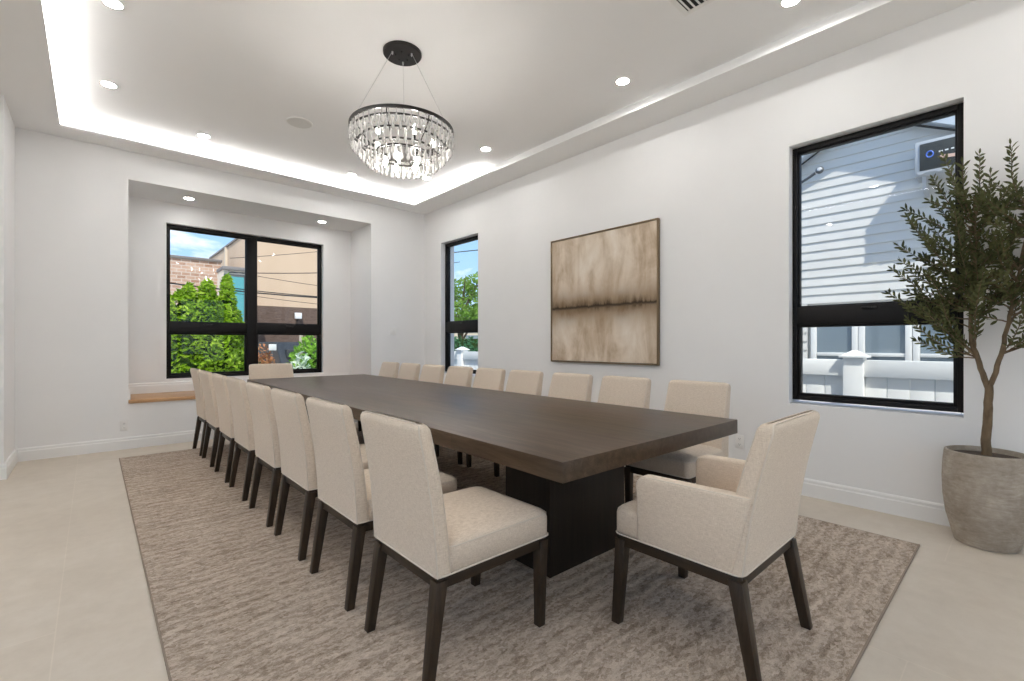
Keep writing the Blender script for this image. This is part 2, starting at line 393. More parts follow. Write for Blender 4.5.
# ------------------------------------------------------------------ windows
def frame_ring(mb, ax, p0, p1, a0, a1, z0, z1, w, wt=None, wb=None):
    wt = wt or w; wb = wb or w
    def bx(a, b, c, d):
        if ax == 'x': mb.box(p0, p1, a, b, c, d)
        else: mb.box(a, b, p0, p1, c, d)
    bx(a0, a0+w, z0, z1); bx(a1-w, a1, z0, z1); bx(a0+w, a1-w, z1-wt, z1); bx(a0+w, a1-w, z0, z0+wb)
def pane(parent, ax, p, a0, a1, z0, z1):
    mb = MB()
    if ax == 'x': mb.box(p, p+.008, a0, a1, z0, z1)
    else: mb.box(a0, a1, p, p+.008, z0, z1)
    return mb.build('pane', M['glass'], parent)
def side_window(name, a0, a1, z0, z1, t0, t1, handle=True):
    root = empty(name, (0,0,0)); root['kind'] = 'structure'
    x0, x1 = XR+.08, XR+.16
    f = MB(); frame_ring(f, 'x', x0, x1, a0, a1, z0, z1, .036)
    f.box(x0-.006, x1, a0+.036, a1-.036, t0, t1)
    f.build('window_frame', M['black'], root, bevel=.003)
    s = MB(); frame_ring(s, 'x', x0+.02, x1-.01, a0+.036, a1-.036, t1, z1-.036, .012)
    frame_ring(s, 'x', x0+.015, x1-.01, a0+.036, a1-.036, z0+.036, t0, .020)
    s.build('sash', M['black'], root, bevel=.002)
    pane(root, 'x', x0+.045, a0+.046, a1-.046, t1+.010, z1-.046)
    pane(root, 'x', x0+.045, a0+.054, a1-.054, z0+.054, t0-.018)
    h = MB(); ym = (a0+a1)/2
    h.box(x0-.018, x0-.006, ym-.045, ym+.045, t1-.035, t1-.018); h.box(x0-.030, x0-.018, ym-.02, ym+.02, t1-.033, t1-.020)
    h.build('window_handle', M['blackmetal'], root, bevel=.002)
    return root
side_window('window_1', .270, 1.285, .742, 2.790, 1.350, 1.492)
side_window('window_2', 5.37, 6.345, .742, 2.815, 1.385, 1.545)
root = empty('window_3'); root['kind'] = 'structure'
y0, y1 = AY+.07, AY+.15
f = MB(); frame_ring(f, 'y', y0, y1, WX0, WX1, WZ0, WZ1, .036, .050, .044)
f.box(1.685, 1.815, y0-.004, y1, WZ0+.044, WZ1-.05)
f.box(WX0+.036, 1.685, y0-.004, y1, 1.345, 1.488); f.box(1.815, WX1-.036, y0-.004, y1, 1.355, 1.498)
f.build('window_frame', M['black'], root, bevel=.003)
s = MB()
for a, b, t in ((WX0+.036, 1.685, 1.345), (1.815, WX1-.036, 1.355)):
    frame_ring(s, 'y', y0+.02, y1-.01, a, b, WZ0+.044, t, .024)
    frame_ring(s, 'y', y0+.03, y1-.01, a, b, t+.143, WZ1-.05, .014)
    pane(root, 'y', y0+.045, a+.022, b-.022, WZ0+.072, t-.022); pane(root, 'y', y0+.045, a+.012, b-.012, t+.155, WZ1-.072)
s.build('sash', M['black'], root, bevel=.002)
for xm in (1.2, 2.28):
    MB().box(xm-.05, xm+.05, y0-.022, y0-.004, 1.455, 1.475).build('window_handle', M['blackmetal'], root, bevel=.002)

def added_fill_doors(name, ax, p, a0, a1, n):
    root = empty(name); root['kind'] = 'structure'
    f = MB(); frame_ring(f, ax, p, p+.08, a0, a1, 0, DZ, .05); st = (a1-a0-.1)/n
    for k in range(n):
        a = a0+.05+k*st; frame_ring(f, ax, p+.015, p+.065, a, a+st, .05, DZ-.05, .05); pane(root, ax, p+.035, a+.045, a+st-.045, .095, DZ-.095)
    f.build('window_frame', M['black'], root); return root
added_fill_doors('added_window_4', 'x', XL-.15, -1.9, 3.3, 4); added_fill_doors('added_window_5', 'y', YB-.15, -1.9, 3.4, 4)  # invented door openings out of view, daylight fill for chair backs and floor
# ------------------------------------------------------------------ ceiling lights and fittings
def downlight():
    root = empty('recessed_spotlight')
    MB().lathe([(.052,-.001),(.070,-.003),(.072,-.006),(.066,-.008),(.052,-.005)], n=32, cap0=False, cap1=False).build('trim_ring', M['white'], root, smooth=50)
    MB().lathe([(.053,-.002),(.053,-.0045),(.040,-.0055)], n=32).build('lens', M['lamp'], root, smooth=50)
    return root
spots = [
 (.10, 4.15, ZT, 'recessed ceiling light on the left side of the tray, at the photo\'s top edge'),
 (.105, 5.48, ZT, 'recessed ceiling light on the left side of the tray, nearer the far wall'),
 (.914, 6.13, ZT, 'recessed ceiling light by the far cove, nearer the left cove corner'),
 (2.632, 6.19, ZT, 'recessed ceiling light by the far cove, just left of the chandelier bottom in view'),
 (3.458, 5.61, ZT, 'recessed ceiling light by the far right cove corner, behind the chandelier bottom'),
 (3.464, 4.30, ZT, 'recessed ceiling light right of the chandelier, third one from the far window alcove'),
 (3.462, 2.38, ZT, 'recessed ceiling light above the gap between painting and near window'),
 (3.487, 1.06, ZT, 'recessed ceiling light at the top edge of the photo, above the near side window'),
 (.919, 7.23, AZ, 'recessed light in the alcove ceiling above the left half of the big window'),
 (2.613, 7.25, AZ, 'recessed light in the alcove ceiling above the right half of the big window')]
unseen = [(.10, 2.82, ZT), (.10, 1.49, ZT), (.10, .16, ZT), (3.47, -.26, ZT), (1.8, -.9, ZT), (.1, -1.2, ZT), (3.47, -1.4, ZT), (-1.4, 4.6, ZS), (-1.4, 2.4, ZS), (-1.4, .2, ZS), (-1.4, -1.6, ZS)]  # extra lamps added out of view to help light the room
dl = downlight(); index_kids()
for i, sp in enumerate(spots + unseen):
    o = dl if i == 0 else copy_tree(dl)
    o.location = sp[:3]
    if sp[2] == AZ:
        for q in bpy.data.objects:
            if q.parent == o and q.name.startswith('lens'):
                q.data = q.data.copy(); q.data.materials[0] = M['lamp_soft']
    tag(o, sp[3] if len(sp) > 3 else 'unseen recessed ceiling light overhead, added to brighten the room', 'ceiling light', 'recessed ceiling lights')
sp = empty('ceiling_speaker', (1.605, 5.09, ZT))
M['grille'] = varied('speaker_grille', (.66,.65,.63), (.72,.71,.69), 300, .6)
MB().lathe([(.127,0),(.127,-.004),(.120,-.006)], n=40).build('bezel', M['white'], sp, smooth=40)
MB().lathe([(.119,-.005),(.117,-.0085),(.06,-.0095)], n=40).build('grille', M['grille'], sp, smooth=40)
tag(sp, 'round flush grey speaker in the ceiling, left of the chandelier', 'speaker')
v = empty('air_vent', (2.90, 1.41, ZT))
f = MB(); 
for a in ((-.2,.2,.165,.2),(-.2,.2,-.2,-.165),(-.2,-.165,-.165,.165),(.165,.2,-.165,.165)): f.box(*a, -.008, 0)
f.build('vent_frame', M['white'], v, bevel=.003)
s = MB().box(-.165,.165,-.165,.165,-.002,0); s.build('vent_duct', M['dark'], v)
s = MB()
for k in range(9):
    yk = -.15 + k*.0375; s.hexa([(-.165,yk-.012,-.010),(.165,yk-.012,-.010),(.165,yk-.010,-.010),(-.165,yk-.010,-.010)], [(-.165,yk+.006,-.002),(.165,yk+.006,-.002),(.165,yk+.008,-.002),(-.165,yk+.008,-.002)])
s.build('vent_louvers', M['white'], v)
tag(v, 'white ceiling air vent with slanted louvers at the top edge of the photo', 'vent')

# ------------------------------------------------------------------ chandelier
CH = (1.825, 3.32)
ch = empty('chandelier', (CH[0], CH[1], 0))
tag(ch, 'round tiered crystal chandelier on black rings hanging above the table', 'chandelier')
MB().lathe([(.150,ZT),(.150,ZT-.016),(.143,ZT-.024),(.05,ZT-.026)], n=48).build('canopy', M['blackmetal'], ch, smooth=40)
for k in range(5):
    a = k*2*pi/5+.3; MB().lathe([(.006,ZT-.024),(.006,ZT-.034),(.003,ZT-.037)], (.055*cos(a), .055*sin(a), 0), 10).build('canopy_screw', M['blackmetal'], ch, smooth=40)
ZR = 2.885
for k in range(3):
    a = R(-62 + 120*k)
    cb = MB().tube([(.085*cos(a), .085*sin(a), ZT-.024), (.385*cos(a), .385*sin(a), ZR+.004)], .0022, 6).build('cable', M['steel'], ch, smooth=60)
    MB().lathe([(.007,0),(.007,-.018),(.003,-.026)], (.085*cos(a), .085*sin(a), ZT-.024), 10).build('cable_grip', M['steel'], cb, smooth=40)
tiers = [(.398, ZR, 48), (.388, 2.835, 46), (.335, 2.772, 40), (.275, 2.712, 34), (.215, 2.690, 28)]
def ring(mb, r, z, h, t, n=72): mb.lathe([(r-t,z),(r,z),(r,z-h),(r-t,z-h),(r-t,z)], n=n, cap0=False, cap1=False)
m = MB(); ring(m, .405, ZR+.012, .026, .012); m.build('top_ring', M['blackmetal'], ch, smooth=35)
m = MB()
for r, z, n in tiers[1:]: ring(m, r+.004, z+.008, .012, .010)
for k in range(8):
    a = k*pi/4
    m.tube([(.395*cos(a), .395*sin(a), ZR), (.388*cos(a), .388*sin(a), 2.838), (.335*cos(a), .335*sin(a), 2.775), (.275*cos(a), .275*sin(a), 2.715), (.12*cos(a), .12*sin(a), 2.71)], .005, 6)
m.build('tier_frame', M['blackmetal'], ch, smooth=35)
MB().lathe([(.02,2.727),(.150,2.723),(.155,2.713),(.150,2.705),(.02,2.701)], n=36).build('hub_plate', M['blackmetal'], ch, smooth=35)
for k in range(10):
    a = k*2*pi/10+.2; r = .235 if k % 2 else .13
    x, y = r*cos(a), r*sin(a); zc = 2.735 if k % 2 else 2.703
    sg = 1 if k % 2 else -1
    s = MB().lathe([(.009,0),(.009,sg*.035),(.011,sg*.038)], (x, y, zc), 12).build('candle_sleeve', M['blackmetal'], ch, smooth=40)
    MB().lathe([(.006,sg*.038),(.013,sg*.052),(.0165,sg*.068),(.014,sg*.086),(.007,sg*.104),(.0015,sg*.116)], (x, y, zc), 14).build('bulb', M['bulb'], s, smooth=60)
def drop_mesh():
    m = MB(); m.lathe([(.0014,0),(.0014,-.010),(.0045,-.014),(.0052,-.019),(.0035,-.024),(.0042,-.034),(.0065,-.060),(.0105,-.078),(.0128,-.090),(.0115,-.101),(.006,-.109),(.0015,-.111)], n=10)
    return m
dm = drop_mesh(); first = None; spots_d = []
for r, z, n in tiers:
    for k in range(n):
        a = 2*pi*k/n + r*9
        spots_d.append((r*cos(a), r*sin(a), z-.002))
view = Vector((-.48, -.88, 0))
spots_d.sort(key=lambda p: -(view.x*p[0]+view.y*p[1]) + (.25 if p[2] > 2.85 else 0))
rest = MB()
for i, p in enumerate(spots_d):
    if i < 96:
        if first is None:
            first = dm.build('crystal_drop', M['crystal'], ch, smooth=60); o = first
        else:
            o = first.copy(); COL.objects.link(o)
        o.location = p
    else:
        rest.add([(p[0]+v[0], p[1]+v[1], p[2]+v[2]) for v in dm.v], dm.f)
o = rest.build('crystal_strands', M['crystal'], ch, smooth=60); o['kind'] = 'stuff'

# ================================================================== FURNITURE
RUG = .011
rug = empty('rug', (0, 0, 0))
tag(rug, 'large beige and brown woven rug under the dining table', 'rug')
MB().box(.207, 3.628, 0.427, 6.298, .0005, RUG).build('rug_pile', M['rug'], rug, bevel=.003)
m = MB(); 
for a in ((.20,.207,.42,6.305),(3.628,3.635,.42,6.305),(.207,3.628,.42,.432),(.207,3.628,6.298,6.305)): m.box(*a, .0005, RUG-.001)
m.build('rug_binding', M['rugedge'], rug, bevel=.002)

# table
TX0, TX1, TY0, TY1, TZ = 1.365, 2.868, 1.150, 6.46, .753
t = empty('dining_table', ((TX0+TX1)/2, (TY0+TY1)/2, RUG), R(-1.2))
tag(t, 'very long dark oak dining table with thick slab top on block pedestals', 'table')
hx, hy = (TX1-TX0)/2, (TY1-TY0)/2
MB().box(-hx, hx, -hy, hy, TZ-RUG-.081, TZ-RUG).build('tabletop', M['tablewood'], t, bevel=.003)
for s in (-1, 1):
    yc = s*(hy-.63)
    p = MB().box(-.355, .275, yc-.175, yc+.175, .0, TZ-RUG-.081).build('pedestal', M['pedwood'], t, bevel=.003)

# chairs (front towards +x, origin on the rug in the middle)
def leg(mb, top, foot, zt, wt=.046, wf=.034):
    def sq(c, w, z): x, y = c; h = w/2; return [(x-h,y-h,z),(x+h,y-h,z),(x+h,y+h,z),(x-h,y+h,z)]
    mid = (top[0]*.45+foot[0]*.55, top[1]*.45+foot[1]*.55)
    mb.hexa(sq(foot, wf, 0), sq(top, wt, zt))
def seat_levels(x0, x1, h, zb, zt, r=.035):
    L = []
    for z, i in ((zb, .006), (zb+.006, 0), (zt-.030, 0), (zt-.014, .003), (zt-.004, .012), (zt+.003, .028), (zt+.010, .055), (zt+.016, .09), (zt+.020, .14)):
        L.append((z, x0+i, x1-i, -h+i, h-i, max(.01, r+i*.3)))
    return L
def back_levels(xr0, xr1, f0, f1, h0, h1, zb, zt, thick=None, bow=.012):
    """rear face runs xr0->xr1, thickness f0->f1, half width h0->h1 from zb to zt"""
    L = []; N = 12
    for k in range(N+1):
        u = k/N; z = zb + (zt-.03-zb)*u
        xr = xr0 + (xr1-xr0)*u + bow*sin(pi*u)
        th = thick(u) if thick else f0 + (f1-f0)*u
        hh = h0 + (h1-h0)*u
        L.append((z, xr, xr+th, -hh, hh, .016))
    xr, th, hh = L[-1][1], L[-1][2]-L[-1][1], h1
    for dz, i in ((.012, .002), (.022, .007), (.028, .014), (.030, .021)):
        dx = (xr1-xr0)/(zt-zb)*dz
        L.append((L[N][0]+dz, xr+dx+i, xr+dx+th-i, -hh+i, hh-i, .014))
    return L
def pipe_path(L, side):
    """along the rear edge of a back: up one side, across the top, down the other"""
    pts = []
    for l in L[:15]: pts.append((l[1]+.004, l[3]+.004, l[0]))
    l = L[15]; pts.append((l[1], l[3]+.03, l[0]+.001)); pts.append((l[1], l[4]-.03, l[0]+.001))
    for l in reversed(L[:15]): pts.append((l[1]+.004, l[4]-.004, l[0]))
    return pts
def side_pipes(mb, L, rad):
    for k in (3, 4):
        sg = 1 if k == 3 else -1
        mb.tube([(l[2]-.004, l[k]+sg*.004, l[0]) for l in L[:14]], rad, 6)
    return mb
def rect_pipe(x0, x1, h, z, r=.03):
    pts = []
    for (cx, cy, a0) in ((x1-r, h-r, 0), (x0+r, h-r, pi/2), (x0+r, -h+r, pi), (x1-r, -h+r, 1.5*pi)):
        for k in range(4):
            a = a0 + pi/2*k/3; pts.append((cx+r*cos(a), cy+r*sin(a), z))
    return pts
def make_chair(name, thick=None, H=.245):
    root = empty(name)
    L = back_levels(-.262, -.328, .062, .052, H, H-.012, .376, .914, thick)
    bk = MB().rloft(L).build('backrest', M['fabric'], root, smooth=55)
    side_pipes(MB().tube(pipe_path(L, 0), .0032, 6), L, .0026).build('piping', M['piping'], bk, smooth=60)
    x0, x1 = -.215, .302
    st = MB().rloft(seat_levels(x0, x1, H+.001, .376, .484)).build('seat', M['fabric'], root, smooth=55)
    MB().tube(rect_pipe(-.262, x1+.001, H+.003, .380), .0034, 6, closed=True).tube(rect_pipe(x0, x1-.004, H-.003, .470), .0026, 6, closed=True).build('piping', M['piping'], st, smooth=60)
    a = MB(); zt, zb = .376, .328; w = .024
    a.box(-.250, .288, H-.012-w, H-.012, zb, zt); a.box(-.250, .288, -H+.012, -H+.012+w, zb, zt)
    a.box(.288-w, .288, -H+.012+w, H-.012-w, zb, zt); a.box(-.250, -.250+w, -H+.012+w, H-.012-w, zb, zt)
    a.build('apron', M['apronwood'], root, bevel=.002)
    for sx, sy in ((1,1),(1,-1),(-1,1),(-1,-1)):
        m = MB()
        if sx > 0: leg(m, (.272, sy*(H-.028)), (.262, sy*(H-.024)), .360)
        else: leg(m, (-.236, sy*(H-.028)), (-.288, sy*(H-.020)), .360)
        m.build('leg', M['legwood'], root, bevel=.002)
    return root
def wedge(u): return .115 - .055*u
def make_armchair():
    root = empty('dining_armchair')
    H = .288; hb = H-.008
    L = back_levels(-.236, -.328, .085, .060, hb, H-.026, .378, .915)
    bk = MB().rloft(L).build('backrest', M['fabric'], root, smooth=55)
    side_pipes(MB().tube(pipe_path(L, 0), .0034, 6), L, .0028).build('piping', M['piping'], bk, smooth=60)
    x0, x1 = -.17, .302
    st = MB().rloft(seat_levels(x0, x1, H-.010, .376, .490, .03)).build('seat', M['fabric'], root, smooth=55)
    MB().tube(rect_pipe(-.236, x1-.004, H-.002, .378), .0036, 6, closed=True).build('piping', M['piping'], st, smooth=60)
    for sy in (1, -1):
        # side outline of the arm: rounded front top corner
        pr = [(-.20, .374), (.185, .374), (.190, .59)]
        for k in range(7):
            a = pi/2*k/6; pr.append((.145+.045*cos(a), .603+.045*sin(a)))
        pr += [(-.262, .657)]
        ya, yb = (H-.062, H) if sy > 0 else (-H, -H+.062)
        ar = MB().prism(pr, 'y', ya, yb).build('arm', M['fabric'], root, bevel=.014, bseg=3, smooth=50)
        yo = sy*(H-.001)
        pts = [(p[0]*.985, sy*(H-.006), p[1]-.004) for p in pr[2:]]
        MB().tube(pts, .003, 6).build('piping', M['piping'], ar, smooth=60)
    a = MB(); zt, zb = .374, .328; w = .024; h = H-.010
    a.box(-.226, .285, h-w, h, zb, zt); a.box(-.226, .285, -h, -h+w, zb, zt)
    a.box(.285-w, .285, -h+w, h-w, zb, zt); a.box(-.226, -.226+w, -h+w, h-w, zb, zt)
    a.build('apron', M['apronwood'], root, bevel=.002)
    for sx, sy in ((1,1),(1,-1),(-1,1),(-1,-1)):
        m = MB()
        if sx > 0: leg(m, (.268, sy*(h-.018)), (.280, sy*(h+.006)), .355, .048, .036)
        else: leg(m, (-.208, sy*(h-.018)), (-.276, sy*(h-.006)), .355, .050, .036)
        m.build('leg', M['legwood'], root, bevel=.002)
    return root
ordn = ['nearest', 'second from near', 'third from near', 'fourth from near', 'fifth from near', 'sixth from near', 'seventh from near', 'eighth from near', 'ninth']
c1 = make_chair('dining_chair'); c2 = make_chair('dining_chair', wedge, .232); ac = make_armchair()
index_kids()
LX = 1.140
left_y = [1.60, 2.255, 2.895, 3.525, 4.19, 4.81, 5.49, 6.08]
for i, y in enumerate(left_y):
    o = c1 if i == 0 else copy_tree(c1)
    o.location = (LX, y, RUG)
    lab = ['nearest beige armless chair, its back to the camera, left of the table'] + \
          ['beige chair seen from behind on the left side of the table, %s' % k for k in ordn[1:7]] + \
          ['beige chair at the far end of the left row, closest to the window seat']
    tag(o, lab[i], 'chair', 'armless dining chairs')
right_y = [1.585, 2.20, 2.775, 3.38, 3.94, 4.51, 5.09, 5.675, 6.25]
RX = 2.945
for i, y in enumerate(right_y):
    o = c2 if i == 0 else copy_tree(c2)
    o.location = (RX, y, RUG); o.rotation_euler.z = pi
    lab = ['beige chair facing the camera across the table corner, nearest of the painting wall row'] + \
          ['beige chair on the painting side of the table, %s' % k for k in ordn[1:8]] + \
          ['beige chair at the far end of the painting side row, by the room corner']
    tag(o, lab[i], 'chair', 'armless dining chairs')
ac.location = (1.950, .892, RUG); ac.rotation_euler.z = pi/2
tag(ac, 'beige linen armchair at the near head of the table, back to the camera', 'armchair', 'armchairs at the table heads')
o = copy_tree(ac); o.location = (1.775, 6.49, RUG); o.rotation_euler.z = -pi/2
tag(o, 'beige linen armchair at the far head of the table, in front of the big window', 'armchair', 'armchairs at the table heads')

# painting
p = empty('painting', (XR, 3.155, 1.71))
tag(p, 'large abstract beige landscape canvas with a dark horizon in a thin bronze frame', 'painting')
hw, hh = .722, .73
m = MB(); frame_ring(m, 'x', -.046, -.002, -hw, hw, -hh, hh, .013); m.build('picture_frame', M['bronze'], p, bevel=.002)
MB().box(-.036, -.004, -hw+.018, hw-.018, -hh+.018, hh-.018).build('canvas', M['art'], p)
MB().box(-.012, -.002, -hw+.013, hw-.013, -hh+.013, hh-.013).build('backing', M['dark'], p)

# wall plates
def outlet(loc, rz, label):
    r = empty('power_outlet', loc, rz)           # plate faces local -y
    MB().rloft([(0,-.036,.036,-.058,.058,.006),(.004,-.036,.036,-.058,.058,.006),(.006,-.033,.033,-.055,.055,.006)]).build('plate', M['white'], r, smooth=30)
    for sy in (-1, 1):
        s = MB().rloft([(.005,-.016,.016,sy*.024-.014,sy*.024+.014,.008),(.0075,-.015,.015,sy*.024-.013,sy*.024+.013,.008)]).build('socket', M['white'], r, smooth=30)
        q = MB()
        for x in (-.006, .006): q.box(x-.0012, x+.0012, sy*.024-.001, sy*.024+.008, .007, .0079)
        q.box(-.002, .002, sy*.024-.009, sy*.024-.005, .007, .0079); q.build('slots', M['dark'], s)
    r.rotation_euler = (pi/2, 0, rz)
    return tag(r, label, 'outlet', 'wall power outlets')
outlet((.262, YF, .265), 0, 'white power outlet low on the far wall, left of the window seat')
outlet((XR, 1.67, .345), -pi/2, 'white power outlet on the painting wall, behind the armchair and table corner')
r = empty('light_switch', (3.60, YF, 1.40)); r.rotation_euler = (pi/2, 0, 0)
MB().rloft([(0,-.055,.055,-.058,.058,.006),(.005,-.055,.055,-.058,.058,.006),(.007,-.052,.052,-.055,.055,.006)]).build('plate', M['white'], r, smooth=30)
for x in (-.024, .024): MB().box(x-.016, x+.016, -.033, .033, .006, .010).build('rocker', M['white'], r, bevel=.002)
tag(r, 'white double rocker switch plate on the far wall right of the alcove', 'switch')

# ------------------------------------------------------------------ potted olive tree
PX, PY = 3.972, .160
tr = empty('potted_olive_tree', (PX, PY, 0))
tag(tr, 'olive tree with twin stems in a rounded concrete pot beside the near window', 'plant')
MB().lathe([(r_*.75, z_) for r_, z_ in [(.175,0),(.188,.004),(.207,.06),(.240,.16),(.257,.27),(.262,.38),(.258,.47),(.250,.535),(.246,.55),(.232,.553),(.224,.545),(.226,.50),(.20,.46)]], n=64, cap1=False).build('pot', M['pot'], tr, smooth=50)
m = MB(); m.lathe([(.0,.532),(.05,.533),(.10,.529),(.14,.526),(.170,.522)], n=40, cap0=False, cap1=False); m.build('soil', M['soil'], tr, smooth=60)
def wob(pts, n, amp):
    """smooth polyline through pts (Catmull-Rom) with a little wobble"""
    P = [Vector(p) for p in pts]; P = [P[0]*2-P[1]] + P + [P[-1]*2-P[-2]]; out = []
    for i in range(1, len(P)-2):
        for k in range(n):
            t = k/n; a, b, c_, d = P[i-1:i+3]
            q = .5*((2*b) + (c_-a)*t + (2*a-5*b+4*c_-d)*t*t + (3*b-a-3*c_+d)*t**3)
            out.append(q + Vector([random.uniform(-amp, amp) for _ in range(3)]))
    out.append(P[-2]); return out
trunk = wob([(.0,-.005,.49),(.004,0,.62),(-.004,-.008,.78),(.0,-.012,.945)], 5, .002)
stemA = wob([(0,-.012,.93),(.005,.03,1.08),(-.005,.065,1.25),(.0,.06,1.5),(.01,.045,1.8),(-.01,.05,2.1)], 5, .003)
stemB = wob([(0,-.012,.93),(-.01,-.055,1.10),(-.03,-.085,1.28),(-.04,-.12,1.5),(-.03,-.16,1.8),(-.02,-.19,2.05)], 5, .003)
def taper(n, a, b): return [a+(b-a)*i/(n-1) for i in range(n)]
MB().tube(trunk, taper(len(trunk), .024, .019), 12).build('trunk', M['bark'], tr, smooth=60)
stems = MB().tube(stemA, taper(len(stemA), .016, .005), 9).tube(stemB, taper(len(stemB), .014, .005), 9)
leaves = MB()
def add_leaf(base, d, nrm, ln, wd):
    d = d.normalized(); s = d.cross(nrm)
    if s.length < 1e-4: s = d.orthogonal()
    s.normalize(); n = s.cross(d)
    q = [base, base+d*ln*.35+s*wd*.5+n*ln*.03, base+d*ln*.72+s*wd*.42+n*ln*.02, base+d*ln-n*ln*.06, base+d*ln*.72-s*wd*.42+n*ln*.02, base+d*ln*.35-s*wd*.5+n*ln*.03, base+d*ln*.35, base+d*ln*.72]
    if max(v.x for v in q) > XR-PX-.02: return
    leaves.add(q, [(0,1,6),(1,2,7,6),(2,3,7),(0,6,5),(6,7,4,5),(7,3,4)])
def shoot(start, tip, sag=.04):
    start = Vector(start); tip = Vector(tip)
    tip.x = min(tip.x, XR-PX-.03)
    mid = (start+tip)/2 + Vector((random.uniform(-.03,.03), random.uniform(-.03,.03), -sag))
    mid.x = min(mid.x, XR-PX-.05)
    pts = wob([start, mid, tip], 9, .002)
    stems.tube(pts, taper(len(pts), .0048, .0012), 5)
    acc = 0; side = random.uniform(0, pi)
    total = sum((pts[i+1]-pts[i]).length for i in range(len(pts)-1)); run = 0
    for i in range(len(pts)-1):
        a, b = pts[i], pts[i+1]; seg = (b-a).length; d = (b-a).normalized(); t = 0
        while acc + (seg - t) >= .0165:
            t += .0165-acc; acc = 0; p_ = a + d*t
            if (run+t)/total < .16: continue
            side += 1.75 + random.uniform(-.35, .35)
            u = d.orthogonal().normalized(); w_ = d.cross(u)
            for sgn in (0, pi):
                o_ = u*cos(side+sgn) + w_*sin(side+sgn)
                dirn = d*random.uniform(.55, .95) + o_*random.uniform(.6, .95) + Vector((0,0,.12))
                add_leaf(p_, dirn, o_.cross(d)+Vector((random.uniform(-.5,.5),random.uniform(-.5,.5),.5)), random.uniform(.036,.056), random.uniform(.0115,.016))
        acc += seg - t; run += seg
    add_leaf(pts[-1], d, Vector((1,0,.2)), .04, .011)
def on(st, z):
    return min(st, key=lambda q: abs(q.z-z))
tips = [(-.02,.45,1.53),(-.10,.42,1.68),(.02,.36,1.36),(-.05,.40,1.84),(.0,.37,2.08),(-.06,.33,1.98),(.05,.24,2.26),(.0,.19,2.38),(-.04,.10,2.30),(.06,.03,2.36),
        (-.05,.31,1.22),(.02,.22,1.30),(-.16,.30,1.45),(-.22,.24,1.62),(-.2,.26,1.85),(-.22,.10,1.75),(-.25,.12,1.98),(-.1,.14,2.18),(.12,.36,1.62),(.15,.30,1.92),
        (.1,.12,2.12),(-.3,.0,1.60),(-.28,-.06,1.85),(-.2,-.02,2.1),(.0,-.10,2.36),(.05,-.20,2.28),(-.08,-.26,2.38),(0,-.36,2.22),(-.1,-.42,2.08),(.05,-.48,1.95),
        (-.1,-.52,1.8),(.0,-.54,1.62),(-.12,-.50,1.48),(.0,-.40,1.34),(-.2,-.30,1.4),(-.26,-.32,1.64),(-.24,-.34,1.9),(.12,-.3,1.75),(.14,-.1,1.6),(.13,.02,1.85),
        (-.1,.2,1.5),(-.12,.05,1.5),(.1,.22,1.45),(-.15,-.16,1.38),(.16,-.38,1.95),(-.05,-.02,2.2),(-.14,.34,2.0),(.08,.4,1.75)]
for tp in tips:
    st = stemA if tp[1] > -.03 else stemB
    zz_ = min(max(tp[2]-random.uniform(.22,.46), 1.12), 1.95)
    s0 = on(st, zz_); shoot(s0, tp, random.uniform(.0,.05))
for k in range(85):
    st = random.choice((stemA, stemB)); zz_ = random.uniform(1.3, 1.95); s0 = on(st, zz_)
    a = random.uniform(0, 2*pi); ln = random.uniform(.16,.30)
    shoot(s0, (s0.x+.8*ln*cos(a), s0.y+1.1*ln*sin(a), s0.z+random.uniform(.08,.26)), .01)
stems.build('branches', M['bark'], tr, smooth=60)
leaves.raw('foliage', M['olive'], tr)

# ================================================================== OUTSIDE
GZ = -.70
M['ground'] = varied('outside_ground', (.46,.44,.40), (.58,.56,.52), 1.2, .9)
struct('ground', MB().box(-40, 60, -30, 70, GZ-.2, GZ), M['ground'])
def vinyl(name, c, rough=.45):
    return varied(name, tuple(x*.96 for x in c), c, 3, rough)
M['siding'] = vinyl('white_siding', (.74,.72,.68)); M['vinyl'] = vinyl('white_vinyl', (.80,.80,.79), .4)
M['hglass'] = plain('house_glass', (.20,.25,.29), .08, 0, .8)
M['soffit'] = vinyl('soffit', (.58,.63,.68))

M['bounce_patio'] = varied('bounce_patio_stone', (.74,.69,.61), (.80,.75,.67), 2, .8)
struct('bounce_patio_floor', MB().box(-8, XL-.21, -8, 6, GZ, -.06).box(XL-.21, 5, -8, YB-.21, GZ, -.06), M['bounce_patio'])  # unseen pale slab, added to bounce warm sunlight through the doors onto the ceiling

# neighbour's house, gable wall facing us at x = 6.6
hs = empty('neighbor_house', (6.6, 1.22, GZ))
tag(hs, 'neighbouring house with white lap siding and low windows, seen through the near side window', 'house')
def hz(z): return z - GZ
m = MB(); pk, sl = 3.78, .53
def ztop(y): return pk - sl*abs(y)
z = 1.69; pitch = .1075
def course(mb, z, ya, yb):
    mb.prism([(-.002, hz(z+pitch+.006)), (-.016, hz(z)), (.0, hz(z)), (.02, hz(z+pitch))], 'y', ya, yb)
while z < pk:
    half = min(3.0, (pk - z)/sl)
    course(m, z, -half, half); z += pitch
z = GZ+.1
while z < 1.66:
    course(m, z, .60, 3.0); z += pitch
z = GZ+.1
while z < .30:
    course(m, z, -3.0, .60); z += pitch
m.build('siding', M['siding'], hs)
m = MB(); m.prism([(-3, 0), (3, 0), (3, hz(ztop(3))), (0, hz(pk)), (-3, hz(ztop(3)))], 'x', .03, 5.0); m.build('wall', M['siding'], hs)
for s in (-1, 1):
    rf = MB(); rf.prism([(0, hz(pk)), (s*3.5, hz(pk-sl*3.5)), (s*3.5, hz(pk-sl*3.5)+.10), (0, hz(pk)+.10)], 'x', -.20, 5.3)
    rf.build('roof', M['soffit'], hs)
